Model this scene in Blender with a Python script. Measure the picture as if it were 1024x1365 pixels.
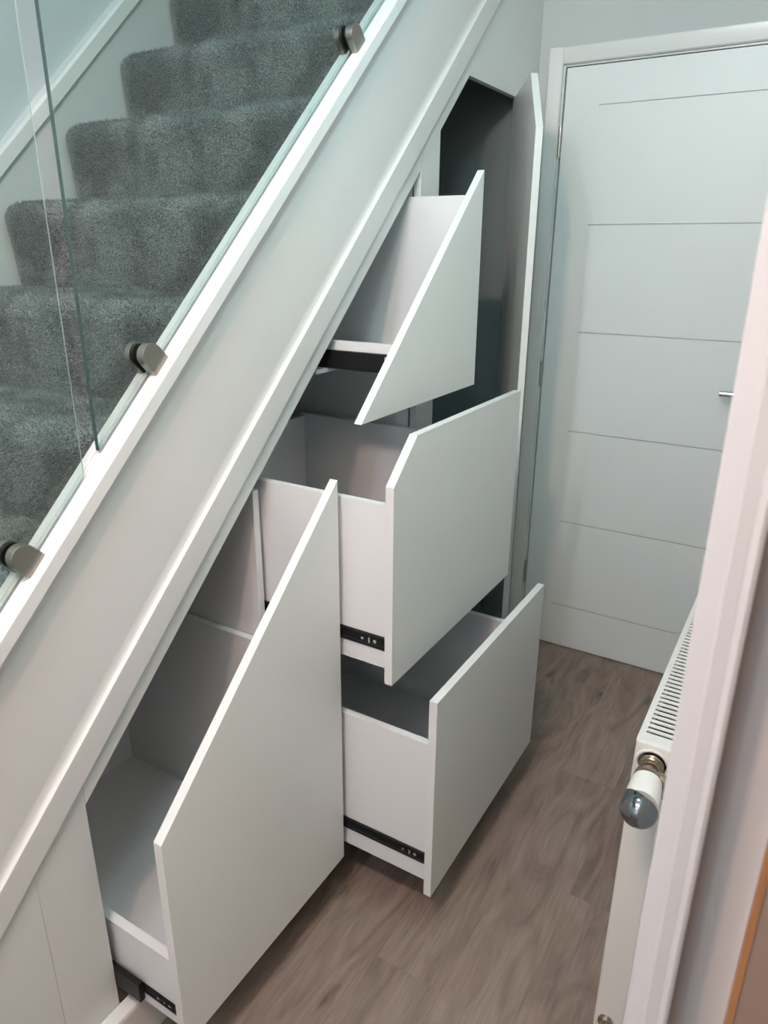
import bpy, bmesh, math, random
import numpy as np
from mathutils import Vector, Matrix

random.seed(7)
rng = np.random.default_rng(7)
for o in list(bpy.data.objects):
    bpy.data.objects.remove(o, do_unlink=True)
scene = bpy.context.scene
COL = scene.collection

# ------------------------------------------------------------------ camera
# world: +X runs along the hall away from the viewer, +Y goes in under the stairs, Z up (metres)
CAM = Vector((-0.5449, -0.9221, 1.4635))
YAW, PITCH, ROLL, FPX = math.radians(30.9278), math.radians(-20.1702), math.radians(0.3388), 957.21
F = Vector((math.cos(YAW) * math.cos(PITCH), math.sin(YAW) * math.cos(PITCH), math.sin(PITCH)))
R0 = F.cross(Vector((0, 0, 1))).normalized()
U0 = R0.cross(F)
RT = R0 * math.cos(ROLL) + U0 * math.sin(ROLL)
UP = -R0 * math.sin(ROLL) + U0 * math.cos(ROLL)
cd = bpy.data.cameras.new('camera')
cam = bpy.data.objects.new('camera', cd)
COL.objects.link(cam)
M3 = Matrix((RT, UP, -F)).transposed()
cam.matrix_world = Matrix.Translation(CAM) @ M3.to_4x4()
cd.sensor_fit = 'VERTICAL'
cd.sensor_height = 36.0
cd.lens = FPX / 1365.0 * 36.0
cd.clip_start = 0.02
cd.dof.use_dof = True
cd.dof.focus_distance = 1.75
cd.dof.aperture_fstop = 11.0
scene.camera = cam

# ------------------------------------------------------------------ world, lights, exposure
w = bpy.data.worlds.new('world')
scene.world = w
w.use_nodes = True
w.node_tree.nodes['Background'].inputs[0].default_value = (0.62, 0.78, 0.86, 1)
w.node_tree.nodes['Background'].inputs[1].default_value = 0.6

def area(name, loc, target, size, size_y, power, col):
    l = bpy.data.lights.new(name, 'AREA')
    l.shape = 'RECTANGLE'; l.size = size; l.size_y = size_y
    l.energy = power; l.color = col
    o = bpy.data.objects.new(name, l); COL.objects.link(o)
    o.location = loc
    o.rotation_euler = (Vector(target) - Vector(loc)).to_track_quat('-Z', 'Y').to_euler()
    return o

# evening daylight through the glazed front door at the near end of the hall
area('front_door_daylight', (-2.33, -0.46, 1.55), (0, -0.46, 1.2), 0.62, 0.95, 3.5, (0.62, 0.82, 1.0))
# daylight from the landing window at the head of the stairs
area('landing_daylight', (0.5, 0.55, 4.45), (0.4, 0.3, 1.0), 0.9, 0.6, 10.5, (0.42, 0.74, 1.0))
# lamp of the room behind the photographer
area('room_lamp', (-0.75, -1.75, 2.38), (-0.6, -1.4, 0.0), 0.4, 0.4, 5.0, (1.0, 0.76, 0.63))
vs = scene.view_settings
scene.display_settings.display_device = 'sRGB'
vs.view_transform = 'Standard'
vs.look = 'None'
vs.gamma = 1.0
vs.use_curve_mapping = False
vs.exposure = 0.0

# ------------------------------------------------------------------ materials
def nodes_of(name):
    m = bpy.data.materials.new(name)
    m.use_nodes = True
    nt = m.node_tree
    return m, nt, nt.nodes['Principled BSDF']

def paint(name, col, rough=0.45, var=0.03, bump=0.02, bscale=220.0, spec=0.5):
    m, nt, b = nodes_of(name)
    tc = nt.nodes.new('ShaderNodeTexCoord')
    n = nt.nodes.new('ShaderNodeTexNoise'); n.inputs['Scale'].default_value = 3.5; n.inputs['Detail'].default_value = 4
    r = nt.nodes.new('ShaderNodeValToRGB')
    r.color_ramp.elements[0].position = 0.3; r.color_ramp.elements[1].position = 0.7
    r.color_ramp.elements[0].color = tuple(c * (1 - var) for c in col) + (1,)
    r.color_ramp.elements[1].color = tuple(min(1, c * (1 + var)) for c in col) + (1,)
    nt.links.new(tc.outputs['Object'], n.inputs['Vector'])
    nt.links.new(n.outputs['Fac'], r.inputs['Fac'])
    nt.links.new(r.outputs['Color'], b.inputs['Base Color'])
    b.inputs['Roughness'].default_value = rough
    b.inputs['Specular IOR Level'].default_value = spec
    if bump:
        n2 = nt.nodes.new('ShaderNodeTexNoise'); n2.inputs['Scale'].default_value = bscale
        bp = nt.nodes.new('ShaderNodeBump'); bp.inputs['Strength'].default_value = bump; bp.inputs['Distance'].default_value = 0.002
        nt.links.new(tc.outputs['Object'], n2.inputs['Vector'])
        nt.links.new(n2.outputs['Fac'], bp.inputs['Height'])
        nt.links.new(bp.outputs['Normal'], b.inputs['Normal'])
    return m

def metal(name, col, rough):
    m, nt, b = nodes_of(name)
    tc = nt.nodes.new('ShaderNodeTexCoord')
    n = nt.nodes.new('ShaderNodeTexNoise'); n.inputs['Scale'].default_value = 90.0
    mp = nt.nodes.new('ShaderNodeMapRange')
    mp.inputs['To Min'].default_value = rough * 0.8; mp.inputs['To Max'].default_value = rough * 1.2
    nt.links.new(tc.outputs['Object'], n.inputs['Vector'])
    nt.links.new(n.outputs['Fac'], mp.inputs['Value'])
    nt.links.new(mp.outputs['Result'], b.inputs['Roughness'])
    b.inputs['Base Color'].default_value = col + (1,)
    b.inputs['Metallic'].default_value = 1.0
    return m

def glass_mat(name, tint, ior=1.45):
    m = bpy.data.materials.new(name); m.use_nodes = True
    nt = m.node_tree; nt.nodes.clear()
    out = nt.nodes.new('ShaderNodeOutputMaterial')
    mix = nt.nodes.new('ShaderNodeMixShader'); lw = nt.nodes.new('ShaderNodeLayerWeight')
    pw = nt.nodes.new('ShaderNodeMath'); pw.operation = 'POWER'; pw.inputs[1].default_value = 5.0
    fr = nt.nodes.new('ShaderNodeMath'); fr.operation = 'MULTIPLY_ADD'; fr.inputs[1].default_value = 0.96; fr.inputs[2].default_value = 0.035
    lw.inputs['Blend'].default_value = 0.5
    nt.links.new(lw.outputs['Facing'], pw.inputs[0]); nt.links.new(pw.outputs[0], fr.inputs[0])
    tr = nt.nodes.new('ShaderNodeBsdfTransparent'); gl = nt.nodes.new('ShaderNodeBsdfGlossy')
    tr.inputs['Color'].default_value = tint + (1,)
    gl.inputs['Roughness'].default_value = 0.02
    nt.links.new(fr.outputs[0], mix.inputs[0]); nt.links.new(tr.outputs[0], mix.inputs[1]); nt.links.new(gl.outputs[0], mix.inputs[2])
    nt.links.new(mix.outputs[0], out.inputs['Surface'])
    return m

def carpet_mat(name):
    m, nt, b = nodes_of(name)
    tc = nt.nodes.new('ShaderNodeTexCoord')
    big = nt.nodes.new('ShaderNodeTexNoise'); big.inputs['Scale'].default_value = 7.5; big.inputs['Detail'].default_value = 3
    fine = nt.nodes.new('ShaderNodeTexNoise'); fine.inputs['Scale'].default_value = 330.0; fine.inputs['Detail'].default_value = 2
    r1 = nt.nodes.new('ShaderNodeValToRGB')
    r1.color_ramp.elements[0].position = 0.38; r1.color_ramp.elements[0].color = (0.52, 0.53, 0.53, 1)
    r1.color_ramp.elements[1].position = 0.58; r1.color_ramp.elements[1].color = (1, 1, 1, 1)
    r2 = nt.nodes.new('ShaderNodeValToRGB')
    r2.color_ramp.elements[0].position = 0.33; r2.color_ramp.elements[0].color = (0.080, 0.097, 0.098, 1)
    r2.color_ramp.elements[1].position = 0.68; r2.color_ramp.elements[1].color = (0.39, 0.435, 0.43, 1)
    mx = nt.nodes.new('ShaderNodeMix'); mx.data_type = 'RGBA'; mx.blend_type = 'MULTIPLY'; mx.inputs[0].default_value = 1.0
    bp = nt.nodes.new('ShaderNodeBump'); bp.inputs['Strength'].default_value = 0.9; bp.inputs['Distance'].default_value = 0.004
    for n in (big, fine): nt.links.new(tc.outputs['Object'], n.inputs['Vector'])
    nt.links.new(big.outputs['Fac'], r1.inputs['Fac']); nt.links.new(fine.outputs['Fac'], r2.inputs['Fac'])
    nt.links.new(r1.outputs['Color'], mx.inputs[6]); nt.links.new(r2.outputs['Color'], mx.inputs[7])
    nt.links.new(mx.outputs[2], b.inputs['Base Color'])
    nt.links.new(fine.outputs['Fac'], bp.inputs['Height']); nt.links.new(bp.outputs['Normal'], b.inputs['Normal'])
    b.inputs['Roughness'].default_value = 1.0
    b.inputs['Specular IOR Level'].default_value = 0.1
    b.inputs['Sheen Weight'].default_value = 0.25
    return m

def floor_mat(name):
    m, nt, b = nodes_of(name)
    L = nt.links.new
    tc = nt.nodes.new('ShaderNodeTexCoord'); oi = nt.nodes.new('ShaderNodeObjectInfo')
    add = nt.nodes.new('ShaderNodeVectorMath'); add.operation = 'ADD'
    sc = nt.nodes.new('ShaderNodeVectorMath'); sc.operation = 'SCALE'; sc.inputs['Scale'].default_value = 37.0
    cmb = nt.nodes.new('ShaderNodeCombineXYZ')
    L(oi.outputs['Random'], cmb.inputs[0]); L(oi.outputs['Random'], cmb.inputs[1])
    L(cmb.outputs[0], sc.inputs[0]); L(tc.outputs['Object'], add.inputs[0]); L(sc.outputs[0], add.inputs[1])
    mp = nt.nodes.new('ShaderNodeMapping'); mp.inputs['Scale'].default_value = (1.3, 5.5, 1.0)
    L(add.outputs[0], mp.inputs['Vector'])
    n1 = nt.nodes.new('ShaderNodeTexNoise'); n1.inputs['Scale'].default_value = 2.2; n1.inputs['Detail'].default_value = 6; n1.inputs['Distortion'].default_value = 2.4
    L(mp.outputs[0], n1.inputs['Vector'])
    r = nt.nodes.new('ShaderNodeValToRGB'); e = r.color_ramp.elements
    e[0].position = 0.27; e[0].color = (0.175, 0.130, 0.108, 1)
    e[1].position = 0.70; e[1].color = (0.310, 0.240, 0.202, 1)
    k = e.new(0.46); k.color = (0.245, 0.184, 0.152, 1)
    L(n1.outputs['Fac'], r.inputs['Fac'])
    # fine fibres
    mp2 = nt.nodes.new('ShaderNodeMapping'); mp2.inputs['Scale'].default_value = (5.0, 95.0, 1.0)
    L(add.outputs[0], mp2.inputs['Vector'])
    n2 = nt.nodes.new('ShaderNodeTexNoise'); n2.inputs['Scale'].default_value = 2.0; n2.inputs['Detail'].default_value = 3
    L(mp2.outputs[0], n2.inputs['Vector'])
    r2 = nt.nodes.new('ShaderNodeValToRGB')
    r2.color_ramp.elements[0].position = 0.3; r2.color_ramp.elements[0].color = (0.87, 0.865, 0.86, 1)
    r2.color_ramp.elements[1].position = 0.65; r2.color_ramp.elements[1].color = (1.06, 1.06, 1.06, 1)
    L(n2.outputs['Fac'], r2.inputs['Fac'])
    mx = nt.nodes.new('ShaderNodeMix'); mx.data_type = 'RGBA'; mx.blend_type = 'MULTIPLY'; mx.inputs[0].default_value = 1.0
    L(r.outputs['Color'], mx.inputs[6]); L(r2.outputs['Color'], mx.inputs[7])
    # knots
    mp3 = nt.nodes.new('ShaderNodeMapping'); mp3.inputs['Scale'].default_value = (2.4, 5.5, 1.0)
    L(add.outputs[0], mp3.inputs['Vector'])
    vo = nt.nodes.new('ShaderNodeTexVoronoi'); vo.inputs['Scale'].default_value = 1.7
    n3 = nt.nodes.new('ShaderNodeTexNoise'); n3.inputs['Scale'].default_value = 6.0
    L(mp3.outputs[0], n3.inputs['Vector'])
    ad2 = nt.nodes.new('ShaderNodeVectorMath'); ad2.operation = 'MULTIPLY_ADD'
    ad2.inputs[1].default_value = (0.35, 0.35, 0.35)
    L(n3.outputs['Color'], ad2.inputs[0]); L(mp3.outputs[0], ad2.inputs[2]); L(ad2.outputs[0], vo.inputs['Vector'])
    r3 = nt.nodes.new('ShaderNodeValToRGB')
    r3.color_ramp.elements[0].position = 0.02; r3.color_ramp.elements[0].color = (0.45, 0.42, 0.40, 1)
    r3.color_ramp.elements[1].position = 0.20; r3.color_ramp.elements[1].color = (1, 1, 1, 1)
    L(vo.outputs['Distance'], r3.inputs['Fac'])
    mx2 = nt.nodes.new('ShaderNodeMix'); mx2.data_type = 'RGBA'; mx2.blend_type = 'MULTIPLY'; mx2.inputs[0].default_value = 1.0
    L(mx.outputs[2], mx2.inputs[6]); L(r3.outputs['Color'], mx2.inputs[7])
    # plank to plank tone
    hsv = nt.nodes.new('ShaderNodeHueSaturation')
    mr = nt.nodes.new('ShaderNodeMapRange'); mr.inputs['To Min'].default_value = 0.88; mr.inputs['To Max'].default_value = 1.12
    L(oi.outputs['Random'], mr.inputs['Value']); L(mr.outputs['Result'], hsv.inputs['Value']); L(mx2.outputs[2], hsv.inputs['Color'])
    L(hsv.outputs['Color'], b.inputs['Base Color'])
    bp = nt.nodes.new('ShaderNodeBump'); bp.inputs['Strength'].default_value = 0.12; bp.inputs['Distance'].default_value = 0.002
    L(n2.outputs['Fac'], bp.inputs['Height']); L(bp.outputs['Normal'], b.inputs['Normal'])
    b.inputs['Roughness'].default_value = 0.5
    b.inputs['Specular IOR Level'].default_value = 0.35
    return m

def oak_mat(name):
    m, nt, b = nodes_of(name)
    tc = nt.nodes.new('ShaderNodeTexCoord'); mp = nt.nodes.new('ShaderNodeMapping'); mp.inputs['Scale'].default_value = (60, 60, 3)
    n = nt.nodes.new('ShaderNodeTexNoise'); n.inputs['Scale'].default_value = 2.0; n.inputs['Detail'].default_value = 4
    r = nt.nodes.new('ShaderNodeValToRGB')
    r.color_ramp.elements[0].color = (0.22, 0.10, 0.045, 1); r.color_ramp.elements[1].color = (0.46, 0.22, 0.09, 1)
    nt.links.new(tc.outputs['Object'], mp.inputs['Vector']); nt.links.new(mp.outputs[0], n.inputs['Vector'])
    nt.links.new(n.outputs['Fac'], r.inputs['Fac']); nt.links.new(r.outputs['Color'], b.inputs['Base Color'])
    b.inputs['Roughness'].default_value = 0.4
    return m

MAT = {
    'gloss': paint('white_gloss_paint', (0.72, 0.73, 0.72), 0.30, 0.015, 0.03, 90),
    'string': paint('white_satin_string_paint', (0.69, 0.685, 0.675), 0.34, 0.015, 0.05, 40),
    'board': paint('white_melamine_board', (0.73, 0.74, 0.755), 0.42, 0.012, 0.02, 300),
    'edge': paint('white_edge_banding', (0.73, 0.74, 0.73), 0.35, 0.01, 0.0),
    'frame': paint('satin_face_frame', (0.72, 0.735, 0.72), 0.36, 0.012, 0.02, 300),
    'front': paint('satin_white_drawer_front', (0.81, 0.82, 0.80), 0.34, 0.012, 0.02, 300),
    'wall': paint('matt_wall_paint', (0.54, 0.575, 0.575), 0.85, 0.02, 0.08, 160),
    'wallw': paint('matt_white_wall_paint', (0.74, 0.75, 0.74), 0.85, 0.02, 0.08, 160),
    'stairwall': paint('matt_blue_grey_wall_paint', (0.50, 0.56, 0.58), 0.85, 0.02, 0.08, 160),
    'ceil': paint('matt_ceiling_paint', (0.80, 0.80, 0.79), 0.9, 0.01, 0.05, 160),
    'door': paint('white_primed_door_paint', (0.79, 0.83, 0.835), 0.42, 0.012, 0.02, 200),
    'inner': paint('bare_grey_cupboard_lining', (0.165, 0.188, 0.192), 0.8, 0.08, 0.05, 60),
    'black': paint('black_zinc_runner', (0.008, 0.008, 0.009), 0.45, 0.1, 0.0, 100, 0.25),
    'screw': metal('bright_screw_steel', (0.75, 0.75, 0.74), 0.25),
    'nickel': metal('satin_nickel', (0.36, 0.335, 0.30), 0.36),
    'brass': metal('aged_nickel_plated_brass', (0.40, 0.33, 0.26), 0.28),
    'chrome': metal('polished_chrome', (0.72, 0.74, 0.75), 0.12),
    'steel': metal('brushed_hinge_steel', (0.45, 0.46, 0.44), 0.35),
    'rubber': paint('black_rubber', (0.01, 0.01, 0.01), 0.6, 0.1, 0.0),
    'carpet': carpet_mat('grey_twist_carpet'),
    'floor': floor_mat('grey_brown_oak_laminate'),
    'sub': paint('dark_underlay', (0.03, 0.025, 0.022), 0.9, 0.1, 0.0),
    'jamb': paint('off_white_jamb_paint', (0.57, 0.565, 0.575), 0.4, 0.02, 0.06, 30),
    'oak': oak_mat('orange_stained_timber'),
    'brown': paint('dull_brown_timber', (0.26, 0.185, 0.145), 0.5, 0.12, 0.1, 80),
    'rad': paint('radiator_enamel', (0.72, 0.71, 0.68), 0.28, 0.01, 0.02, 120),
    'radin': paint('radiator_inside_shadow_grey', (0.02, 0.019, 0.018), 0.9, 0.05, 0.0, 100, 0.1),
    'headw': paint('white_valve_plastic', (0.82, 0.82, 0.79), 0.3, 0.01, 0.0),
    'dome': metal('smoked_mirror_plastic', (0.26, 0.27, 0.29), 0.13),
    'glass': glass_mat('clear_float_glass', (0.90, 0.945, 0.93)),
    'pane': glass_mat('window_pane_glass', (0.95, 0.97, 0.97)),
    'gedge': paint('green_glass_edge', (0.02, 0.06, 0.055), 0.12, 0.3, 0.25, 35, 0.8),
    'gedgew': paint('bright_glass_edge', (0.44, 0.50, 0.485), 0.15, 0.1, 0.0),
}
lm, nt_, b_ = nodes_of('lamp_lens')
b_.inputs['Emission Color'].default_value = (1.0, 0.93, 0.84, 1); b_.inputs['Emission Strength'].default_value = 12.0
MAT['lens'] = lm

# ------------------------------------------------------------------ helpers
def link(name, bm, mat, parent=None, bevel=0.0, seg=2, smooth=True, mats=None, angle=30):
    if bevel > 0:
        es = [e for e in bm.edges if len(e.link_faces) == 2 and e.calc_face_angle(0) > math.radians(angle)]
        bmesh.ops.bevel(bm, geom=es, offset=bevel, segments=seg, profile=0.5, affect='EDGES', clamp_overlap=True)
    bmesh.ops.recalc_face_normals(bm, faces=bm.faces[:])
    me = bpy.data.meshes.new(name)
    bm.to_mesh(me); bm.free()
    for mm in (mats or [mat]):
        me.materials.append(MAT[mm] if isinstance(mm, str) else mm)
    if smooth:
        me.polygons.foreach_set('use_smooth', [True] * len(me.polygons))
        me.set_sharp_from_angle(angle=math.radians(35))
    o = bpy.data.objects.new(name, me)
    COL.objects.link(o)
    if smooth and len(me.polygons) < 400:
        wn_ = o.modifiers.new('weighted_normals', 'WEIGHTED_NORMAL'); wn_.keep_sharp = True; wn_.weight = 90
    if parent is not None:
        o.parent = parent
        o.matrix_parent_inverse = parent.matrix_basis.inverted()
    return o

def empty(name, loc=(0, 0, 0), parent=None):
    o = bpy.data.objects.new(name, None)
    o.empty_display_size = 0.05
    COL.objects.link(o)
    o.location = loc
    if parent is not None:
        o.parent = parent
        o.matrix_parent_inverse = parent.matrix_basis.inverted()
    return o

def tag(o, label=None, cat=None, group=None, kind=None):
    if label: o['label'] = label
    if cat: o['category'] = cat
    if group: o['group'] = group
    if kind: o['kind'] = kind
    return o

def add_box(bm, x0, x1, y0, y1, z0, z1):
    vs_ = [bm.verts.new(p) for p in ((x0, y0, z0), (x1, y0, z0), (x1, y1, z0), (x0, y1, z0), (x0, y0, z1), (x1, y0, z1), (x1, y1, z1), (x0, y1, z1))]
    for f in ((0, 3, 2, 1), (4, 5, 6, 7), (0, 1, 5, 4), (1, 2, 6, 5), (2, 3, 7, 6), (3, 0, 4, 7)):
        bm.faces.new([vs_[i] for i in f])

def box(name, x0, x1, y0, y1, z0, z1, mat, parent=None, bevel=0.0012, seg=2):
    bm = bmesh.new()
    add_box(bm, min(x0, x1), max(x0, x1), min(y0, y1), max(y0, y1), min(z0, z1), max(z0, z1))
    return link(name, bm, mat, parent, bevel, seg)

def add_prism(bm, poly, axis, a0, a1):
    def P(u, v, a):
        return {'x': (a, u, v), 'y': (u, a, v), 'z': (u, v, a)}[axis]
    A = [bm.verts.new(P(u, v, a0)) for u, v in poly]
    B = [bm.verts.new(P(u, v, a1)) for u, v in poly]
    n = len(poly)
    bm.faces.new(A); bm.faces.new(B[::-1])
    for i in range(n):
        bm.faces.new([A[i], B[i], B[(i + 1) % n], A[(i + 1) % n]])

def prism(name, poly, axis, a0, a1, mat, parent=None, bevel=0.0012, seg=2, angle=30):
    bm = bmesh.new()
    add_prism(bm, poly, axis, a0, a1)
    bmesh.ops.recalc_face_normals(bm, faces=bm.faces[:])
    return link(name, bm, mat, parent, bevel, seg, angle=angle)

def faced_panel(name, poly, y0, y1, parent, bevel=0.0009):
    """board in the x-z plane: satin faces, white banded edges"""
    bm = bmesh.new()
    add_prism(bm, poly, 'y', y0, y1)
    bmesh.ops.recalc_face_normals(bm, faces=bm.faces[:])
    es = [e for e in bm.edges if e.calc_face_angle(0) > 0.3]
    bmesh.ops.bevel(bm, geom=es, offset=bevel, segments=2, profile=0.5, affect='EDGES')
    for f in bm.faces: f.material_index = 0 if abs(f.normal.y) > 0.98 else 1
    return link(name, bm, 'front', parent, 0, mats=['front', 'edge'])

def frame_of(axis):
    a = Vector(axis).normalized()
    t = Vector((0, 0, 1)) if abs(a.z) < 0.9 else Vector((1, 0, 0))
    u = a.cross(t).normalized()
    return a, u, a.cross(u)

def add_lathe(bm, origin, axis, prof, seg=32):
    a, u, v = frame_of(axis); o = Vector(origin)
    rings = []
    for d, r in prof:
        if r < 1e-6:
            rings.append([bm.verts.new(o + a * d)])
        else:
            rings.append([bm.verts.new(o + a * d + (u * math.cos(2 * math.pi * i / seg) + v * math.sin(2 * math.pi * i / seg)) * r) for i in range(seg)])
    for r0, r1 in zip(rings, rings[1:]):
        for i in range(seg):
            j = (i + 1) % seg
            if len(r0) == 1 and len(r1) == 1: continue
            if len(r0) == 1: bm.faces.new([r0[0], r1[j], r1[i]])
            elif len(r1) == 1: bm.faces.new([r0[i], r0[j], r1[0]])
            else: bm.faces.new([r0[i], r0[j], r1[j], r1[i]])

def lathe(name, origin, axis, prof, mat, parent=None, seg=32):
    bm = bmesh.new()
    add_lathe(bm, origin, axis, prof, seg)
    return link(name, bm, mat, parent)

def tube_path(name, pts, r, mat, parent=None, seg=16):
    bm = bmesh.new(); prev = None
    for i, p in enumerate(pts):
        p = Vector(p)
        d = (Vector(pts[min(i + 1, len(pts) - 1)]) - Vector(pts[max(i - 1, 0)])).normalized()
        a, u, v = frame_of(d)
        ring = [bm.verts.new(p + (u * math.cos(2 * math.pi * k / seg) + v * math.sin(2 * math.pi * k / seg)) * r) for k in range(seg)]
        if prev:
            for k in range(seg):
                bm.faces.new([prev[k], prev[(k + 1) % seg], ring[(k + 1) % seg], ring[k]])
        prev = ring
    return link(name, bm, mat, parent)

# ------------------------------------------------------------------ measures
MR, BR = 0.9327, 0.5597            # rake of the cupboard opening, z = MR x + BR on the plane y = 0
MS = 0.937                         # rake of the stair string
XEND = 1.926                       # end wall
YW = -0.91                         # right wall of the hall
XL = 0.0239                        # left edge of the first drawer opening
T = 0.018
ZB = 0.1234                        # bottom of drawers and doors
zr = lambda x: MR * x + BR
zs = lambda x, c: MS * x + c
JX = -0.209                        # far jamb of the near doorway
XNEAR = -0.90                      # foot of the stair string

# ------------------------------------------------------------------ setting: floor
fl = box('floor', -2.32, XEND + 0.12, YW - 0.10, 0.88, -0.06, -0.012, 'sub', None, 0)
tag(fl, 'grey-brown wood-look plank floor of the hall', kind='structure')
PW, PL = 0.157, 1.285
rowi = 0
y1 = 0.147
plank_meshes = {}
while y1 > YW - 0.10:
    y0 = max(y1 - PW, YW - 0.10)
    xo = -2.32 - [0.15, 0.83, 0.47, 1.1, 0.3, 0.72][rowi % 6]
    while xo < XEND:
        xa, xb = max(xo, -2.32), min(xo + PL, XEND + 0.1)
        if xb - xa > 0.02:
            key = (round(xb - xa, 3), round(y1 - y0, 3))
            if key not in plank_meshes:
                bm = bmesh.new(); add_box(bm, 0, xb - xa, 0, y1 - y0, -0.012, 0)
                bmesh.ops.bevel(bm, geom=[e for e in bm.edges if all(v.co.z > -0.001 for v in e.verts)], offset=0.0006, segments=1, affect='EDGES')
                p = link('plank', bm, 'floor', fl)
                plank_meshes[key] = p
            else:
                p = plank_meshes[key].copy(); COL.objects.link(p)
            p.location = (xa, y0, 0)
        xo += PL
    y1 -= PW; rowi += 1
rf = box('floor_room', -2.6, 1.6, -3.6, YW - 0.10, -0.06, 0.0, 'floor', None, 0)
tag(rf, 'floor of the room behind the doorway', kind='structure')

# ------------------------------------------------------------------ setting: walls and ceilings
ZC = 2.42
DL, DR, DT, DBT = -0.089, -0.851, 1.987, 0.006   # end door: hinge side y, lock side y, top, bottom

def wall(name, boxes, mat, label):
    bm = bmesh.new()
    for b in boxes: add_box(bm, *b)
    o = link(name, bm, mat, None, 0, smooth=False)
    return tag(o, label, kind='structure')

wall('wall_end', [(XEND, XEND + 0.1, DL + 0.024, 0.88, 0, 4.7), (XEND, XEND + 0.1, YW - 0.1, DR - 0.024, 0, ZC), (XEND, XEND + 0.1, DR - 0.024, DL + 0.024, DT + 0.024, ZC)], 'wall', 'pale grey wall around the white panelled door')
wall('wall_right', [(JX + 0.046, XEND, YW - 0.1, YW, 0, ZC), (-2.4, -0.985, YW - 0.1, YW, 0, ZC), (-0.985, JX + 0.046, YW - 0.1, YW, 2.031, ZC)], 'wallw', 'white wall of the hall behind the radiator')
wall('wall_left', [(-2.4, XEND, 0.86, 0.96, 0, 4.7)], 'stairwall', 'blue-grey wall beside the carpeted stairs')
wall('wall_front', [(-2.4, -2.3, YW - 0.1, -0.81, 0, 4.7), (-2.4, -2.3, -0.11, 0.88, 0, 4.7), (-2.4, -2.3, -0.81, -0.11, 0, 1.0), (-2.4, -2.3, -0.81, -0.11, 2.1, 4.7)], 'wallw', 'front wall of the hall with its window')
wall('wall_room', [(-2.7, -2.6, -3.7, YW - 0.1, 0, ZC), (1.6, 1.7, -3.7, YW - 0.1, 0, ZC), (-2.7, 1.7, -3.7, -3.6, 0, ZC)], 'wallw', 'walls of the room behind the doorway')
wall('ceiling', [(-2.4, XEND, YW - 0.1, -0.04, ZC, ZC + 0.1)], 'ceil', 'white hall ceiling')
wall('ceiling_room', [(-2.7, 1.7, -3.7, YW - 0.1, ZC, ZC + 0.1)], 'ceil', 'white ceiling of the room behind the doorway')
wall('ceiling_stairwell', [(-2.4, XEND + 0.1, -0.08, 0.96, 4.7, 4.8)], 'ceil', 'white ceiling high above the stairs')
wall('wall_stairwell', [(-2.4, XEND, -0.08, -0.04, ZC + 0.1, 4.7)], 'wallw', 'white bulkhead wall above the hall ceiling')

# window in the front wall
wn = empty('window_1', (-2.35, -0.46, 1.0)); tag(wn, 'window at the near end of the hall', kind='structure')
bm = bmesh.new()
for b in ((-2.37, -2.31, -0.81, -0.77, 1.0, 2.1), (-2.37, -2.31, -0.15, -0.11, 1.0, 2.1), (-2.37, -2.31, -0.77, -0.15, 1.0, 1.04), (-2.37, -2.31, -0.77, -0.15, 2.06, 2.1)):
    add_box(bm, *b)
link('window_frame', bm, 'gloss', wn, 0)
box('pane', -2.365, -2.36, -0.77, -0.15, 1.04, 2.06, 'pane', wn, 0)

# recessed downlights above and behind the viewer, plus an unseen cool fill added over the drawers
for LX, LY, EN, colr, nm in (
        (-0.68, -0.36, 24.0, (0.82, 0.90, 1.0), 'cool recessed downlight in the hall ceiling above the viewer, nearer the stairs'),
        (-0.68, -0.58, 45.0, (1.0, 0.67, 0.52), 'warm recessed downlight in the hall ceiling above the viewer, nearer the doorway'),
        (-1.75, -0.36, 13.0, (0.88, 0.96, 1.0), 'recessed downlight in the hall ceiling by the front wall'),
        (0.45, -0.50, 11.0, (0.50, 0.96, 1.0), 'unseen cool downlight added as fill over the drawers')):
    cl = empty('downlight', (LX, LY, ZC)); tag(cl, nm, 'downlight', 'downlights in the hall ceiling')
    lathe('bezel', (LX, LY, ZC), (0, 0, -1), [(-0.0, 0.056), (0.003, 0.055), (0.005, 0.050), (0.003, 0.042), (0.001, 0.041)], 'chrome', cl, 36)
    lathe('lens', (LX, LY, ZC - 0.0005), (0, 0, -1), [(0, 0.0), (0, 0.041), (0.0008, 0.040), (0.001, 0)], 'lens', cl, 36)
    l = bpy.data.lights.new('downlight_bulb', 'POINT'); l.energy = EN; l.color = colr; l.shadow_soft_size = 0.05
    lo = bpy.data.objects.new('downlight_bulb', l); COL.objects.link(lo); lo.location = (LX, LY, ZC - 0.065)

# ------------------------------------------------------------------ end door with architrave
dr = empty('door_1', (XEND, (DL + DR) / 2, 0)); tag(dr, 'white door with horizontal grooved panels at the end of the hall', kind='structure')
XF = XEND + 0.002
PY0, PY1 = DL - 0.112, DR + 0.112
box('stile', XF, XF + 0.035, DL - 0.002, PY0, DBT, DT, 'door', dr, 0.0012)
box('stile', XF, XF + 0.035, PY1, DR + 0.002, DBT, DT, 'door', dr, 0.0012)
box('core', XF + 0.006, XF + 0.034, PY0 + 0.001, PY1 - 0.001, DBT + 0.001, DT - 0.001, 'door', dr, 0)
zz = [DBT, 0.178, 0.5177, 0.8586, 1.2005, 1.5377, 1.8784, DT]
for a, b in zip(zz, zz[1:]):
    box('panel', XF, XF + 0.006, PY0 + 0.0003, PY1 - 0.0003, a + (0.0016 if a > DBT else 0), b - (0.0016 if b < DT else 0), 'door', dr, 0.0018)
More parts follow.
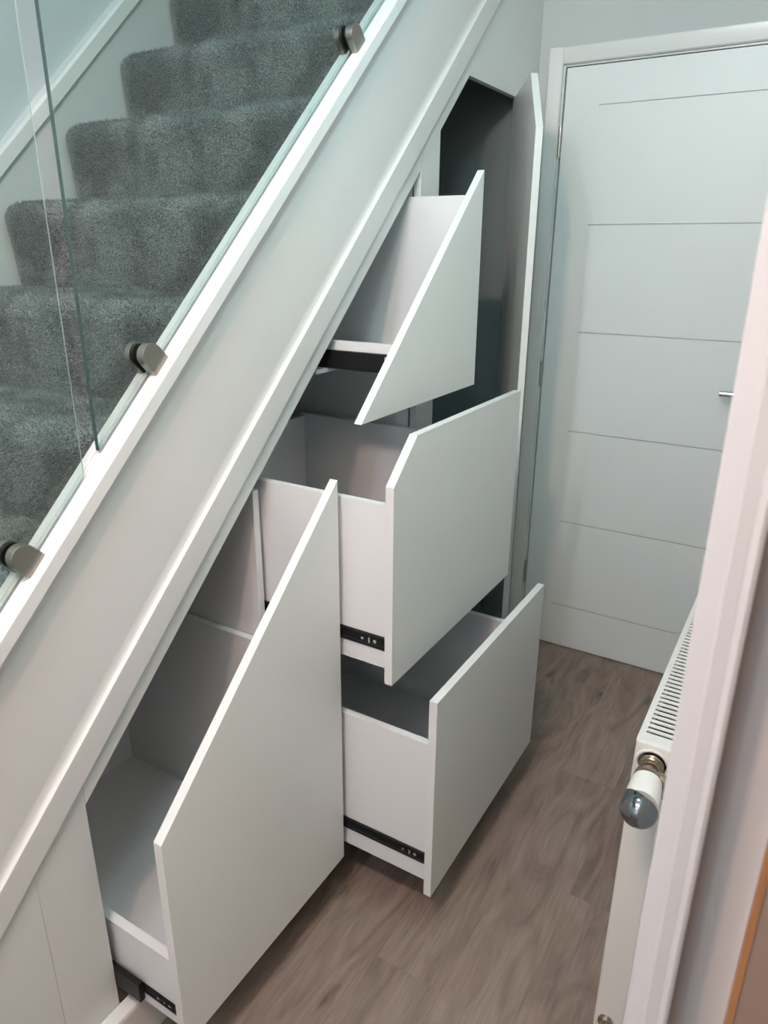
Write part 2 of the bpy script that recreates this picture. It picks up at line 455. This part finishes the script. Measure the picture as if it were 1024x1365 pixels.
for hz in (0.289, 1.05, 1.782):
    h = lathe('hinge', (XF - 0.004, DL + 0.004, hz - 0.045), (0, 0, 1), [(0, 0), (0, 0.0055), (0.03, 0.0055), (0.03, 0.0048), (0.0315, 0.0048), (0.0315, 0.0055), (0.06, 0.0055), (0.06, 0.0048), (0.0615, 0.0048), (0.0615, 0.0055), (0.09, 0.0055), (0.09, 0)], 'steel', dr, 16)
hd = empty('handle', (XF, -0.795, 1.049), dr)
lathe('rose', (XF, -0.795, 1.049), (-1, 0, 0), [(0, 0.026), (0.007, 0.026), (0.009, 0.024), (0.009, 0)], 'chrome', hd)
tube_path('lever', [(XF - 0.008, -0.795, 1.049), (XF - 0.042, -0.795, 1.049), (XF - 0.05, -0.788, 1.049), (XF - 0.052, -0.775, 1.049), (XF - 0.052, -0.676, 1.049)], 0.0098, 'chrome', hd)
lathe('lever_cap', (XF - 0.052, -0.676, 1.049), (0, 1, 0), [(0, 0.0098), (0.002, 0.0094), (0.003, 0.0)], 'chrome', hd, 16)
# lining edge and architrave around the leaf
def arch_profile(w):      # (distance from the inner edge, projection)
    return [(0, 0), (0, 0.010), (0.003, 0.014), (0.012, 0.015), (0.030, 0.0175), (w - 0.004, 0.018), (w, 0.015), (w, 0)]
AI, AO = 0.008, 0.055
lin = bmesh.new()
add_box(lin, XEND - 0.001, XEND + 0.1, DL + 0.003, DL + 0.024, 0, DT + 0.024)
add_box(lin, XEND - 0.001, XEND + 0.1, DR - 0.024, DR - 0.003, 0, DT + 0.024)
add_box(lin, XEND - 0.001, XEND + 0.1, DR - 0.003, DL + 0.003, DT + 0.003, DT + 0.024)
link('door_lining', lin, 'gloss', dr, 0.0006, 1)
for nm, side in (('trim_1', 1), ('trim_2', -1)):
    yb = (DL + AI) if side > 0 else (DR - AI)
    poly = [(XEND - p, yb + side * d) for d, p in arch_profile(0.047)]
    o = prism(nm, poly, 'z', 0, DT + AI + 0.047, 'gloss', None, 0.0008, 1)
    tag(o, 'white architrave upright on the %s side of the panelled door' % ('hinge' if side > 0 else 'handle'), kind='structure')
poly = [(XEND - p, DT + AI + d) for d, p in arch_profile(0.047)]
o = prism('trim_3', poly, 'y', DR - AI, DL + AI, 'gloss', None, 0.0008, 1)
tag(o, 'white architrave head above the panelled door', kind='structure')
tr = box('trim_4', XEND - 0.016, XEND, YW, DR - AI - 0.048, 0, 0.10, 'gloss', None, 0.002)
tag(tr, 'short white skirting beside the panelled door', kind='structure')

# ------------------------------------------------------------------ near doorway on the right
nd = empty('door_2', (JX, YW, 0)); tag(nd, 'white doorway frame close to the viewer with an orange timber strip', kind='structure')
# moulded architrave on the hall face of the wall, seen on edge
poly = [(JX + 0.0012, YW), (JX + 0.0012, YW + 0.0060), (JX + 0.0032, YW + 0.0072), (JX + 0.0055, YW + 0.0150), (JX + 0.008, YW + 0.0178), (JX + 0.058, YW + 0.019), (JX + 0.062, YW + 0.016), (JX + 0.062, YW)]
prism('architrave', poly, 'z', 0, 2.08, 'jamb', nd, 0.0)
poly = [(JX + 0.045, YW - 0.0001), (JX + 0.0012, YW - 0.0001), (JX + 0.0006, YW - 0.0018), (JX - 0.0006, YW - 0.0036), (JX + 0.0002, YW - 0.0055), (JX + 0.022, YW - 0.0055), (JX + 0.022, -0.1 + YW + 0.001), (JX + 0.045, -0.1 + YW + 0.001)]
prism('door_lining', poly, 'z', 0, 2.03, 'jamb', nd, 0.0)
box('timber_strip', JX + 0.0085, JX + 0.0218, -0.9935, -0.9478, 0, 2.02, 'brown', nd, 0.001, 2)
box('edge_bead', JX + 0.0077, JX + 0.0218, -0.9477, -0.9442, 0, 2.02, 'oak', nd, 0.001, 2)
prism('head_lining', [(JX, 2.03), (JX, 2.005), (-0.985, 2.005), (-0.985, 2.03)], 'y', YW - 0.099, YW - 0.0008, 'jamb', nd)

# ------------------------------------------------------------------ staircase
st = empty('staircase', (0.0, 0.42, 0)); tag(st, 'grey carpeted staircase with white strings rising above the drawers', 'staircase')
XS1 = XEND - 0.001
def rake_prism(name, prof, mat, x0=XNEAR, x1=XS1, ms=MS, parent=st, bevel=0.0, seg=2):
    """prof: (y, z intercept) section swept up the rake between two vertical cuts"""
    bm = bmesh.new()
    A = [bm.verts.new((x0, y, ms * x0 + c)) for y, c in prof]
    B = [bm.verts.new((x1, y, ms * x1 + c)) for y, c in prof]
    n = len(prof)
    bm.faces.new(A); bm.faces.new(B[::-1])
    for i in range(n):
        bm.faces.new([A[i], B[i], B[(i + 1) % n], A[(i + 1) % n]])
    bmesh.ops.recalc_face_normals(bm, faces=bm.faces[:])
    return link(name, bm, mat, parent, bevel, seg)

rake_prism('outer_string', [(0.0015, 0.641), (0.0015, 0.990), (0.030, 0.990), (0.030, 0.641)], 'string', bevel=0.001)
# base rail: front rounded over, shallow glass groove in its top
rake_prism('base_rail', [(-0.020, 0.984), (-0.020, 1.013), (-0.017, 1.0175), (-0.012, 1.0195), (0.009, 1.0195), (0.0095, 1.012), (0.0245, 1.012), (0.025, 1.0195), (0.040, 1.0195), (0.040, 0.984)], 'gloss', bevel=0.0008, seg=1)
# lower bead
rake_prism('lower_moulding', [(0.0005, 0.6115), (-0.0080, 0.6115), (-0.0092, 0.614), (-0.0092, 0.676), (-0.0084, 0.679), (-0.006, 0.6805), (-0.003, 0.6825), (-0.001, 0.687), (0.0004, 0.694), (0.001, 0.704)], 'string')
# steps
RISE, GO, SLW = 0.192, 0.2005, 0.97
YR, YLs = 0.031, 0.835
def step_profile():
    # local coordinates, origin at (riser foot x, tread top z): nose, tread, back, underside
    pts = [(0.0, -RISE), (-0.010, -0.09), (-0.0145, -0.055)]
    cx, cz, r = 0.023, -0.036, 0.037
    for k in range(7):
        a = math.pi + math.radians(12) - math.radians(102) * k / 6
        pts.append((cx + r * math.cos(a) - 0.003, cz + r * math.sin(a)))
    pts += [(GO + 0.045, 0.0), (GO + 0.045, -0.035), (0.045, -RISE - 0.02), (0.03, -RISE - 0.02)]
    return pts
step_mesh = None
for n in range(1, 14):
    if n * RISE + 0.024 > 2.75: break
    ox, oz = 0.597 + (n - 8) * GO, 0.024 + n * RISE
    if step_mesh is None:
        bm = bmesh.new(); add_prism(bm, step_profile(), 'y', YR, YLs)
        bmesh.ops.recalc_face_normals(bm, faces=bm.faces[:])
        ends = [e for e in bm.edges if abs(e.verts[0].co.y - YLs) < 1e-5 and abs(e.verts[1].co.y - YLs) < 1e-5]
        bmesh.ops.bevel(bm, geom=ends, offset=0.034, segments=5, profile=0.5, affect='EDGES', clamp_overlap=True)
        s = link('carpeted_step', bm, 'carpet', st); step_mesh = s
    else:
        s = step_mesh.copy(); COL.objects.link(s)
    s.location = (ox, 0, oz)
    s.parent = st; s.matrix_parent_inverse = st.matrix_basis.inverted()
    if 5 <= n <= 12:
        # short carpet pile on nose, riser and tread
        prof = step_profile()[:11]
        seglen = [math.dist(prof[i], prof[i + 1]) for i in range(len(prof) - 1)]
        N = 30000
        seg = rng.choice(len(seglen), N, p=np.array(seglen) / sum(seglen))
        t = rng.random(N)
        P0 = np.array(prof)[seg]; P1 = np.array(prof)[seg + 1]
        q = P0 + (P1 - P0) * t[:, None]
        d = P1 - P0; d /= np.linalg.norm(d, axis=1)[:, None]
        nrm = np.stack([-d[:, 1], d[:, 0]], 1)
        y = YR + 0.001 + rng.random(N) * (YLs - YR - 0.030)
        keep = q[:, 0] < GO + 0.01
        q, nrm, y, d = q[keep], nrm[keep], y[keep], d[keep]; N = len(q)
        base = np.stack([q[:, 0], y, q[:, 1]], 1)
        nn = np.stack([nrm[:, 0], np.zeros(N), nrm[:, 1]], 1)
        lean = rng.normal(0, 0.5, (N, 3))
        tip = base + (nn + lean * 0.6) * (0.0045 + 0.003 * rng.random(N))[:, None]
        tip[:, 1] = np.clip(tip[:, 1], YR, YLs)
        side = rng.normal(0, 1, (N, 3)); side /= np.linalg.norm(side, axis=1)[:, None]
        wd = 0.0011
        V = np.empty((N * 3, 3)); V[0::3] = base - nn * 0.001 - side * wd; V[1::3] = base - nn * 0.001 + side * wd; V[2::3] = tip
        me = bpy.data.meshes.new('carpet_pile')
        me.from_pydata(V.tolist(), [], np.arange(N * 3).reshape(-1, 3).tolist())
        me.materials.append(MAT['carpet'])
        po = bpy.data.objects.new('carpet_pile', me); COL.objects.link(po)
        po.parent = s; po['kind'] = 'stuff'
# wall string with its capping band, and the soffit under the flight
rake_prism('wall_string', [(0.838, 0.66), (0.838, 1.045), (0.862, 1.045), (0.862, 0.66)], 'wall', ms=SLW)
rake_prism('string_capping', [(0.828, 1.040), (0.826, 1.043), (0.826, 1.082), (0.832, 1.090), (0.862, 1.092), (0.862, 1.040)], 'gloss', ms=SLW, bevel=0.001)
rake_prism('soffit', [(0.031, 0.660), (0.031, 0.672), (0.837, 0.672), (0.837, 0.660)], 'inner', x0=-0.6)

# ------------------------------------------------------------------ glass balustrade and clamps
def glass_panel(x0, x1, label):
    bm = bmesh.new()
    cb, ct, ya, yb = 1.0215, 1.86, 0.0130, 0.0210
    vv = {}
    for i, x in enumerate((x0, x1)):
        for j, y in enumerate((ya, yb)):
            for k, c in enumerate((cb, ct)):
                vv[i, j, k] = bm.verts.new((x, y, MS * x + c))
    fs = [((0, 0, 0), (1, 0, 0), (1, 0, 1), (0, 0, 1)), ((0, 1, 0), (0, 1, 1), (1, 1, 1), (1, 1, 0)),
          ((0, 0, 0), (0, 0, 1), (0, 1, 1), (0, 1, 0)), ((1, 0, 0), (1, 1, 0), (1, 1, 1), (1, 0, 1)),
          ((0, 0, 0), (0, 1, 0), (1, 1, 0), (1, 0, 0)), ((0, 0, 1), (1, 0, 1), (1, 1, 1), (0, 1, 1))]
    for i, f in enumerate(fs):
        fa = bm.faces.new([vv[k] for k in f])
        fa.material_index = 0 if i < 2 or i == 3 else (1 if i == 2 else 2)
    # ground arris of the upper end: a thin bright line
    xe = x1 + 0.0002
    fa = bm.faces.new([bm.verts.new((xe, y_, MS * xe + c)) for y_, c in ((ya, cb), (ya + 0.0022, cb), (ya + 0.0022, ct), (ya, ct))]); fa.material_index = 2
    o = link('glass_balustrade', bm, 'glass', None, 0, smooth=False, mats=['glass', 'gedge', 'gedgew'])
    return tag(o, label, 'glass panel', 'glass balustrade panels on the stair rail')
glass_panel(XNEAR + 0.06, 0.1205, 'clear glass balustrade panel over the lower steps, held by the lowest clamp')
glass_panel(0.1535, XS1 - 0.02, 'long clear glass balustrade panel with a green edge, over the upper steps')

AL = math.atan(MS)
rr = Vector((math.cos(AL), 0, math.sin(AL))); nn_ = Vector((-math.sin(AL), 0, math.cos(AL)))
def dplate(bm, ya, yb, wdt, ln, base=0.0):
    pts = [(-wdt / 2, base), (wdt / 2, base)]
    rad = wdt / 2
    for k in range(13):
        a = math.pi * k / 12
        pts.append((rad * math.cos(a), ln - rad + rad * math.sin(a)))
    A = [bm.verts.new(rr * u + nn_ * v + Vector((0, ya, 0))) for u, v in pts]
    B = [bm.verts.new(rr * u + nn_ * v + Vector((0, yb, 0))) for u, v in pts]
    bm.faces.new(A); bm.faces.new(B[::-1]); n = len(pts)
    for i in range(n): bm.faces.new([A[i], B[i], B[(i + 1) % n], A[(i + 1) % n]])
def clamp_thing(x, label):
    c = empty('glass_clamp', (x, 0.017, zs(x, 1.0198)))
    tag(c, label, 'clamp', 'glass clamps on the stair rail')
    for nm, ya, yb, wd, ln, m, bv in (('front_plate', -0.0245, -0.0085, 0.040, 0.046, 'nickel', 0.0016), ('gasket', -0.0083, -0.0048, 0.036, 0.043, 'rubber', 0), ('gasket', 0.0048, 0.0078, 0.036, 0.043, 'rubber', 0), ('back_plate', 0.008, 0.020, 0.040, 0.046, 'nickel', 0.0016)):
        bm = bmesh.new(); dplate(bm, ya, yb, wd, ln)
        bmesh.ops.recalc_face_normals(bm, faces=bm.faces[:])
        o = link(nm, bm, m, None, bv, 2); o.parent = c
    return c
clamp_thing(0.884, 'satin nickel glass clamp highest up the white stair rail')
clamp_thing(0.279, 'satin nickel glass clamp in the middle of the white stair rail')
clamp_thing(0.010, 'satin nickel glass clamp lowest on the white stair rail')

# ------------------------------------------------------------------ under-stairs cabinet
cab = empty('understairs_cabinet', (0.95, 0.3, 0)); tag(cab, 'white fitted cabinet under the stairs with four pulled-out drawers and a tall door', 'cabinet')
G = 0.003
XC0, XC1 = 0.5311, 1.1558          # drawer column
XT0, XT1, ZT, BT = 1.2597, 1.775, 1.8888, 0.5666   # tall door opening
FB = 0.0185
# raked rail along the slope, from the left panel to the top
def rail_top(x): return zs(x, 0.640)
prism('raked_rail', [(XL, zr(XL)), (XC1 + 0.004, zr(XC1 + 0.004)), (XC1 + 0.004, rail_top(XC1 + 0.004)), (XL, rail_top(XL))], 'y', 0, FB, 'frame', cab, 0.0008, 1)
# left infill panels with an upright joint
prism('infill_panel', [(-0.082, ZB - 0.02), (XL, ZB - 0.02), (XL, rail_top(XL)), (-0.082, rail_top(-0.082))], 'y', 0, FB, 'frame', cab, 0.0008, 1)
prism('infill_panel', [(-0.60, 0.03), (-0.0822, 0.03), (-0.0822, rail_top(-0.0822)), (-0.60, rail_top(-0.60))], 'y', -0.001, FB, 'frame', cab, 0.0006, 1)
# stile between drawer column and tall door, then the head panel beside and above the tall opening
prism('stile', [(XC1 + 0.005, ZB - 0.02), (XT0, ZB - 0.02), (XT0, MR * XT0 + BT), (XT0, rail_top(XT0)), (XC1 + 0.005, rail_top(XC1 + 0.005))], 'y', 0, FB, 'frame', cab, 0.0004, 1)
xa = (ZT - BT) / MR
prism('head_panel', [(XT0 + 0.0003, MR * XT0 + BT), (xa, ZT), (XT1, ZT), (XEND - 0.001, ZT), (XEND - 0.001, rail_top(XEND)), (XT0 + 0.0003, rail_top(XT0))], 'y', 0, FB, 'frame', cab, 0.0004, 1)
box('end_stile', XT1, XEND - 0.001, 0, FB, 0.03, ZT - 0.0005, 'frame', cab, 0.0004, 1)
# carcass panels behind the fronts
prism('divider_panel', [(0.025, 0.06), (0.62, 0.06), (0.62, 0.995), (0.025, 0.995)], 'x', 0.5115, 0.5295, 'board', cab, 0.001, 1)
prism('divider_panel', [(0.025, 0.06), (0.80, 0.06), (0.80, 1.69), (0.025, 1.69)], 'x', 1.160, 1.178, 'board', cab, 0.001, 1)
box('carcass_base', XL - 0.018, 1.158, 0.022, 0.80, 0.060, 0.078, 'board', cab, 0.001, 1)
prism('carcass_end', [(0.022, 0.0785), (0.80, 0.0785), (0.80, zr(XL) - 0.06), (0.022, zr(XL) - 0.06)], 'x', XL - 0.018, XL - 0.0005, 'board', cab, 0.001, 1)
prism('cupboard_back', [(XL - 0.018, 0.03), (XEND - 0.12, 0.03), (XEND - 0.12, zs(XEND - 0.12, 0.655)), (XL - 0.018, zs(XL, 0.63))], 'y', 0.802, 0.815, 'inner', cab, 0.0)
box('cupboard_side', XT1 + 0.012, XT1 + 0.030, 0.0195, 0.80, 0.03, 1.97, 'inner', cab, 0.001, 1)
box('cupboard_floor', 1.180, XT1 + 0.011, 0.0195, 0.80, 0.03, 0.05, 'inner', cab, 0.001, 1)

def runner(par, x, y0, y1, zc, h, side=-1, screws=True):
    """black ball-bearing slide member standing on a drawer side, x is the face it is fixed to"""
    t = 0.0045
    bm = bmesh.new()
    xo = x + side * t
    add_prism(bm, [(x, zc - h / 2), (xo - side * 0.002, zc - h / 2), (xo, zc - h / 2 + 0.003), (xo, zc - h / 2 + 0.007), (xo - side * 0.002, zc - h / 2 + 0.009), (xo - side * 0.002, zc + h / 2 - 0.009), (xo, zc + h / 2 - 0.007), (xo, zc + h / 2 - 0.003), (xo - side * 0.002, zc + h / 2), (x, zc + h / 2)], 'y', y0, y1)
    bmesh.ops.recalc_face_normals(bm, faces=bm.faces[:])
    link('runner', bm, 'black', par, 0.0004, 1)
    if screws:
        xs = xo - side * 0.0019
        lathe('screw', (xs, y0 + 0.028, zc), (side, 0, 0), [(0, 0.0042), (0.0008, 0.004), (0.0012, 0.002), (0.0006, 0)], 'screw', par, 14)
        box('slot', xs, xs + side * 0.0006, y0 + 0.0395, y0 + 0.0435, zc - 0.006, zc + 0.006, 'screw', par, 0)
        lathe('screw', (xs, y0 + 0.058, zc), (side, 0, 0), [(0, 0.0035), (0.0008, 0.0032), (0.0010, 0.0015), (0.0005, 0)], 'screw', par, 14)

def drawer(label, front_poly, yf, x0, x1, z0, zn, zf, zbk, yb, run_z, run_h, floor_z=None):
    """front_poly in x-z; box from x0 to x1, near side height zn, far side zf"""
    d = empty('drawer', ((x0 + x1) / 2, yf, z0), cab)
    d['label'] = label
    faced_panel('front_panel', front_poly, yf, yf + T, d)
    ys = yf + T + 0.0003
    fz = floor_z if floor_z else z0 + 0.004
    box('side_panel', x0, x0 + 0.0165, ys, yb, z0, zn, 'board', d, 0.0008, 1)
    box('side_panel', x1 - 0.0165, x1, ys, yb, z0, zf, 'board', d, 0.0008, 1)
    box('back_panel', x0 + 0.0168, x1 - 0.0168, yb - 0.0165, yb, z0, zbk, 'board', d, 0.0008, 1)
    box('bottom_panel', x0 + 0.0168, x1 - 0.0168, ys, yb - 0.0168, fz, fz + 0.009, 'board', d, 0.0005, 1)
    runner(d, x0 - 0.0002, ys + 0.001, yb - 0.08, run_z, run_h)
    runner(d, x1 + 0.0002, ys + 0.001, yb - 0.08, run_z, run_h, 1, False)
    return d

# left drawer: tall slanted front
bA = BR - G; xA0, xA1, yA = XL + G, 0.5276, -0.1761
dA = drawer('tall slanted drawer at the low end, dark inside', [(xA0, ZB), (xA1, ZB), (xA1, MR * xA1 + bA), (xA0, MR * xA0 + bA)], yA, 0.0405, 0.5085, 0.138, 0.297, 0.655, 0.50, 0.517, 0.1775, 0.022)
bx = XL + 0.0005
prism('outer_runner', [(bx, 0.1555), (bx + 0.010, 0.1555), (bx + 0.0115, 0.158), (bx + 0.0115, 0.198), (bx + 0.010, 0.2005), (bx, 0.2005)], 'y', -0.065, 0.42, 'black', dA, 0.0006, 1)
# middle drawer: corner cut to the slope
zM = 1.1336; yB = -0.2981
dB = drawer('wide middle drawer with its upper corner cut off on the slope', [(XC0, 0.6306), (XC1, 0.6306), (XC1, zM), ((zM - bA) / MR, zM), (XC0, MR * XC0 + bA)], yB, 0.5450, 1.1420, 0.657, 1.0095, 1.0045, 0.998, 0.372, 0.7135, 0.031)
# lower drawer: rectangular front
yC = -0.4021
dC = drawer('plain rectangular drawer nearest the floor, pulled out furthest', [(XC0, ZB), (XC1, ZB), (XC1, 0.627), (XC0, 0.627)], yC, 0.5450, 1.1420, 0.149, 0.5105, 0.500, 0.500, 0.30, 0.2115, 0.031)
# top drawer: triangular front, shallow near side
zD, xD1, yD = 1.136, 1.1579, -0.1701
dD = drawer('small triangular drawer at the top of the column', [((zD - bA) / MR, zD), (xD1, zD), (xD1, MR * xD1 + bA)], yD, 0.790, 1.1420, 1.214, 1.2705, 1.5815, 1.265, 0.36, 1.232, 0.030, 1.217)
prism('outer_runner', [(0.773, 1.2125), (0.785, 1.2125), (0.7865, 1.215), (0.7865, 1.2495), (0.785, 1.252), (0.773, 1.252)], 'y', -0.148 + 0.018, 0.30, 'black', dD, 0.0006, 1)
box('ball_cage', 0.7745, 0.7862, -0.1345, -0.1302, 1.217, 1.2475, 'screw', dD, 0.0008, 1)
# thin shelf under the top drawer
box('shelf', 0.734, 1.158, 0.020, 0.70, 1.2025, 1.2122, 'board', cab, 0.0006, 1)

# tall door, ajar about 29 degrees on its far edge
TH = math.radians(28.7)
hx = XT1 - G
wd_ = hx - (XT0 + G)
td = empty('door', (hx, 0, 0), cab)
td['label'] = 'tall narrow cupboard door standing ajar, seen on edge'
zt_ = ZT - G; xap = (zt_ - (BT - G)) / MR
pl = [(0, ZB), (-wd_, ZB), (-wd_, MR * (XT0 + G) + BT - G), (xap - hx, zt_), (0, zt_)]
leaf = faced_panel('door_panel', pl, 0, T, None)
leaf.parent = td
for hz in (0.30, 0.95):
    bm = bmesh.new(); add_box(bm, -0.05, -0.006, T, T + 0.012, hz - 0.02, hz + 0.02)
    h = link('hinge', bm, 'steel', None, 0.001); h.parent = td
td.rotation_euler = (0, 0, TH)

# skirting below the cabinet
o = prism('baseboard_left', [(-0.001, 0), (-0.031, 0), (-0.031, 0.098), (-0.027, 0.106), (-0.018, 0.110), (-0.001, 0.110)], 'x', XNEAR, XT1, 'gloss', None, 0.001, 1)
tag(o, 'white skirting board below the drawers', kind='structure')

# ------------------------------------------------------------------ radiator
RX0, RX1, RYF, RYB, RZ0, RZ1 = 0.450, 1.35, -0.784, -0.884, 0.112, 0.750
ra = empty('radiator', ((RX0 + RX1) / 2, (RYF + RYB) / 2, RZ0)); tag(ra, 'white double panel radiator with top grille on the wall by the doorway', 'radiator')
# front and rear heating panels with pressed flutes
def fluted(name, ya, yb):
    bm = bmesh.new(); pts = []; k = 0; x = RX0 + 0.012
    outer = []
    while x < RX1 - 0.012:
        outer += [(x, yb), (x + 0.020, yb), (x + 0.0265, yb - 0.002), (x + 0.0335, yb - 0.002)]
        x += 0.04
    poly = outer + [(x, yb), (x, ya), (RX0 + 0.012, ya)]
    add_prism(bm, poly, 'z', RZ0 + 0.012, RZ1 - 0.015)
    return link(name, bm, 'rad', ra)
fluted('front_panel', RYF - 0.012, RYF - 0.001)
fluted('rear_panel', RYB + 0.001, RYB + 0.012)
# end cover with valve hole, near end: a plate whose ring of faces leaves the hole open
VY, VZ = -0.8125, 0.716
def ring_pt(i, ns_, y0, y1, z0, z1):
    a = 2 * math.pi * i / ns_; c, s_ = math.cos(a), math.sin(a); lim = []
    if c > 1e-9: lim.append((y1 - VY) / c)
    if c < -1e-9: lim.append((y0 - VY) / c)
    if s_ > 1e-9: lim.append((z1 - VZ) / s_)
    if s_ < -1e-9: lim.append((z0 - VZ) / s_)
    k = min(lim); return (VY + c * k, VZ + s_ * k)
bm = bmesh.new()
NSG = 64
ang = []
outer = [ring_pt(i, NSG, RYB, RYF, RZ0, RZ1) for i in range(NSG)]
for cy, cz in ((RYF, RZ1), (RYB, RZ1), (RYB, RZ0), (RYF, RZ0)):   # snap the nearest sample onto each corner
    a_ = math.atan2(cz - VZ, cy - VY) % (2 * math.pi)
    outer[int(round(a_ / (2 * math.pi) * NSG)) % NSG] = (cy, cz)
inner = [(VY + 0.0215 * math.cos(2 * math.pi * i / NSG), VZ + 0.0215 * math.sin(2 * math.pi * i / NSG)) for i in range(NSG)]
def inset(p, e):
    return (min(max(p[0], RYB + e), RYF - e), min(max(p[1], RZ0 + e), RZ1 - e))
E_ = 0.004
loops = [[(RX0 + 0.010, *p) for p in inner], [(RX0, *p) for p in inner], [(RX0, *inset(p, E_)) for p in outer], [(RX0 + 0.0012, *inset(p, E_ * 0.3)) for p in outer], [(RX0 + E_, *p) for p in outer], [(RX0 + 0.012, *p) for p in outer]]
L_ = [[bm.verts.new(p) for p in lp] for lp in loops]
for la, lb in zip(L_, L_[1:]):
    for i in range(NSG):
        j = (i + 1) % NSG
        bm.faces.new([la[i], la[j], lb[j], lb[i]])
bmesh.ops.remove_doubles(bm, verts=bm.verts[:], dist=1e-6)
link('end_cover', bm, 'rad', ra)
box('end_cover', RX1 - 0.010, RX1, RYB, RYF, RZ0, RZ1, 'rad', ra, 0.003)
# rounded upper lip of the near end cover
lathe('hole_rim', (RX0 - 0.0003, VY, VZ), (-1, 0, 0), [(0, 0.027), (0.002, 0.0265), (0.0028, 0.024), (0.001, 0.0215), (-0.004, 0.0212)], 'rad', ra, 32)
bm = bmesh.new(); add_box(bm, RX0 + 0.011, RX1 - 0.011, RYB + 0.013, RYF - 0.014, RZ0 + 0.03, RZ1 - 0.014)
link('convector_core', bm, 'radin', ra)  # near-black core: the shade in the grille slots is put into its colour
# top grille with open slots
gx0, gx1 = 0.478, RX1 - 0.03
pitch = 0.0135
ns = int((gx1 - gx0) / pitch)
sy0, sy1 = RYF - 0.0095, RYB + 0.012
bm = bmesh.new()
GX = RX0 + 0.0121
add_box(bm, GX, RX1 - 0.001, sy0, RYF, RZ1 - 0.010, RZ1)
add_box(bm, GX, RX1 - 0.001, RYB, sy1, RZ1 - 0.010, RZ1)
add_box(bm, GX, gx0, sy1, sy0, RZ1 - 0.010, RZ1)
add_box(bm, gx0 + ns * pitch, RX1 - 0.001, sy1, sy0, RZ1 - 0.010, RZ1)
tf = link('grille_frame', bm, 'rad', ra, 0.0)
bm = bmesh.new(); add_box(bm, 0, 0.0072, sy1, sy0, RZ1 - 0.0022, RZ1 - 0.0004)
sl0 = link('grille_bar', bm, 'rad', ra, 0.0008, 1)
sl0.location.x = gx0 + pitch - 0.0072
for k in range(1, ns - 1):
    c = sl0.copy(); COL.objects.link(c); c.location.x = gx0 + (k + 1) * pitch - 0.0072
# thermostatic valve straight out of the end
tv = empty('thermostatic_valve', (RX0, VY, VZ), ra); tv['label'] = 'white valve head with a smoked grey dome'
AX = (-1, 0, 0)
lathe('union_nut', (RX0 + 0.012, VY, VZ), AX, [(0, 0.017), (0.010, 0.018), (0.012, 0.0185), (0.016, 0.0185), (0.0175, 0.0165), (0.020, 0.0165), (0.0215, 0.0150), (0.030, 0.0150), (0.031, 0.012)], 'brass', tv, 28)
lathe('valve_body', (RX0 - 0.0185, VY, VZ), AX, [(0, 0.0), (0, 0.0115), (0.012, 0.0115), (0.013, 0.019), (0.020, 0.0195), (0.021, 0.0)], 'brass', tv, 28)
tube_path('elbow', [(RX0 - 0.026, VY - 0.006, VZ - 0.001), (RX0 - 0.026, VY - 0.020, VZ - 0.001), (RX0 - 0.026, VY - 0.0255, VZ - 0.004), (RX0 - 0.026, VY - 0.029, VZ - 0.012), (RX0 - 0.026, VY - 0.030, VZ - 0.03)], 0.0095, 'brass', tv)
tube_path('supply_pipe', [(RX0 - 0.026, VY - 0.030, VZ - 0.028), (RX0 - 0.026, VY - 0.030, 0.004)], 0.0075, 'rad', tv)
HX = RX0 - 0.039
VH = (VY - 0.002, VZ - 0.003)
HAX = Vector((-1, -0.03, -0.07)).normalized()
lathe('valve_head', (HX, *VH), HAX, [(0, 0.0), (0, 0.0195), (0.002, 0.0215), (0.020, 0.0235), (0.048, 0.0255), (0.050, 0.0245), (0.050, 0)], 'headw', tv, 36)
# glossy dome: hemisphere with its lower side cut back over the head
bm = bmesh.new()
prof = [(0.0495, 0.0258), (0.062, 0.0266)] + [(0.062 + 0.0255 * math.sin(a), 0.0266 * math.cos(a)) for a in [math.radians(10 * k) for k in range(1, 10)]]
add_lathe(bm, (HX, *VH), HAX, prof, 36)
for v in bm.verts:
    dx = HX - v.co.x
    if dx < 0.060: v.co.x += 0.014 * max(-1, min(1, (v.co.y - VH[0]) / 0.0266)) + 0.008 * (VH[1] - 0.004 - v.co.z) / 0.0266
link('dome_cap', bm, 'dome', tv)
lathe('blanking_plug', (RX0 - 0.0003, -0.8055, 0.139), AX, [(0, 0.014), (0.006, 0.0135), (0.008, 0.011), (0.008, 0)], 'brass', ra, 24)
for bxx in (0.62, 1.2):
    box('wall_bracket', bxx, bxx + 0.03, YW + 0.0005, RYB - 0.0002, 0.25, 0.62, 'steel', ra, 0.001)
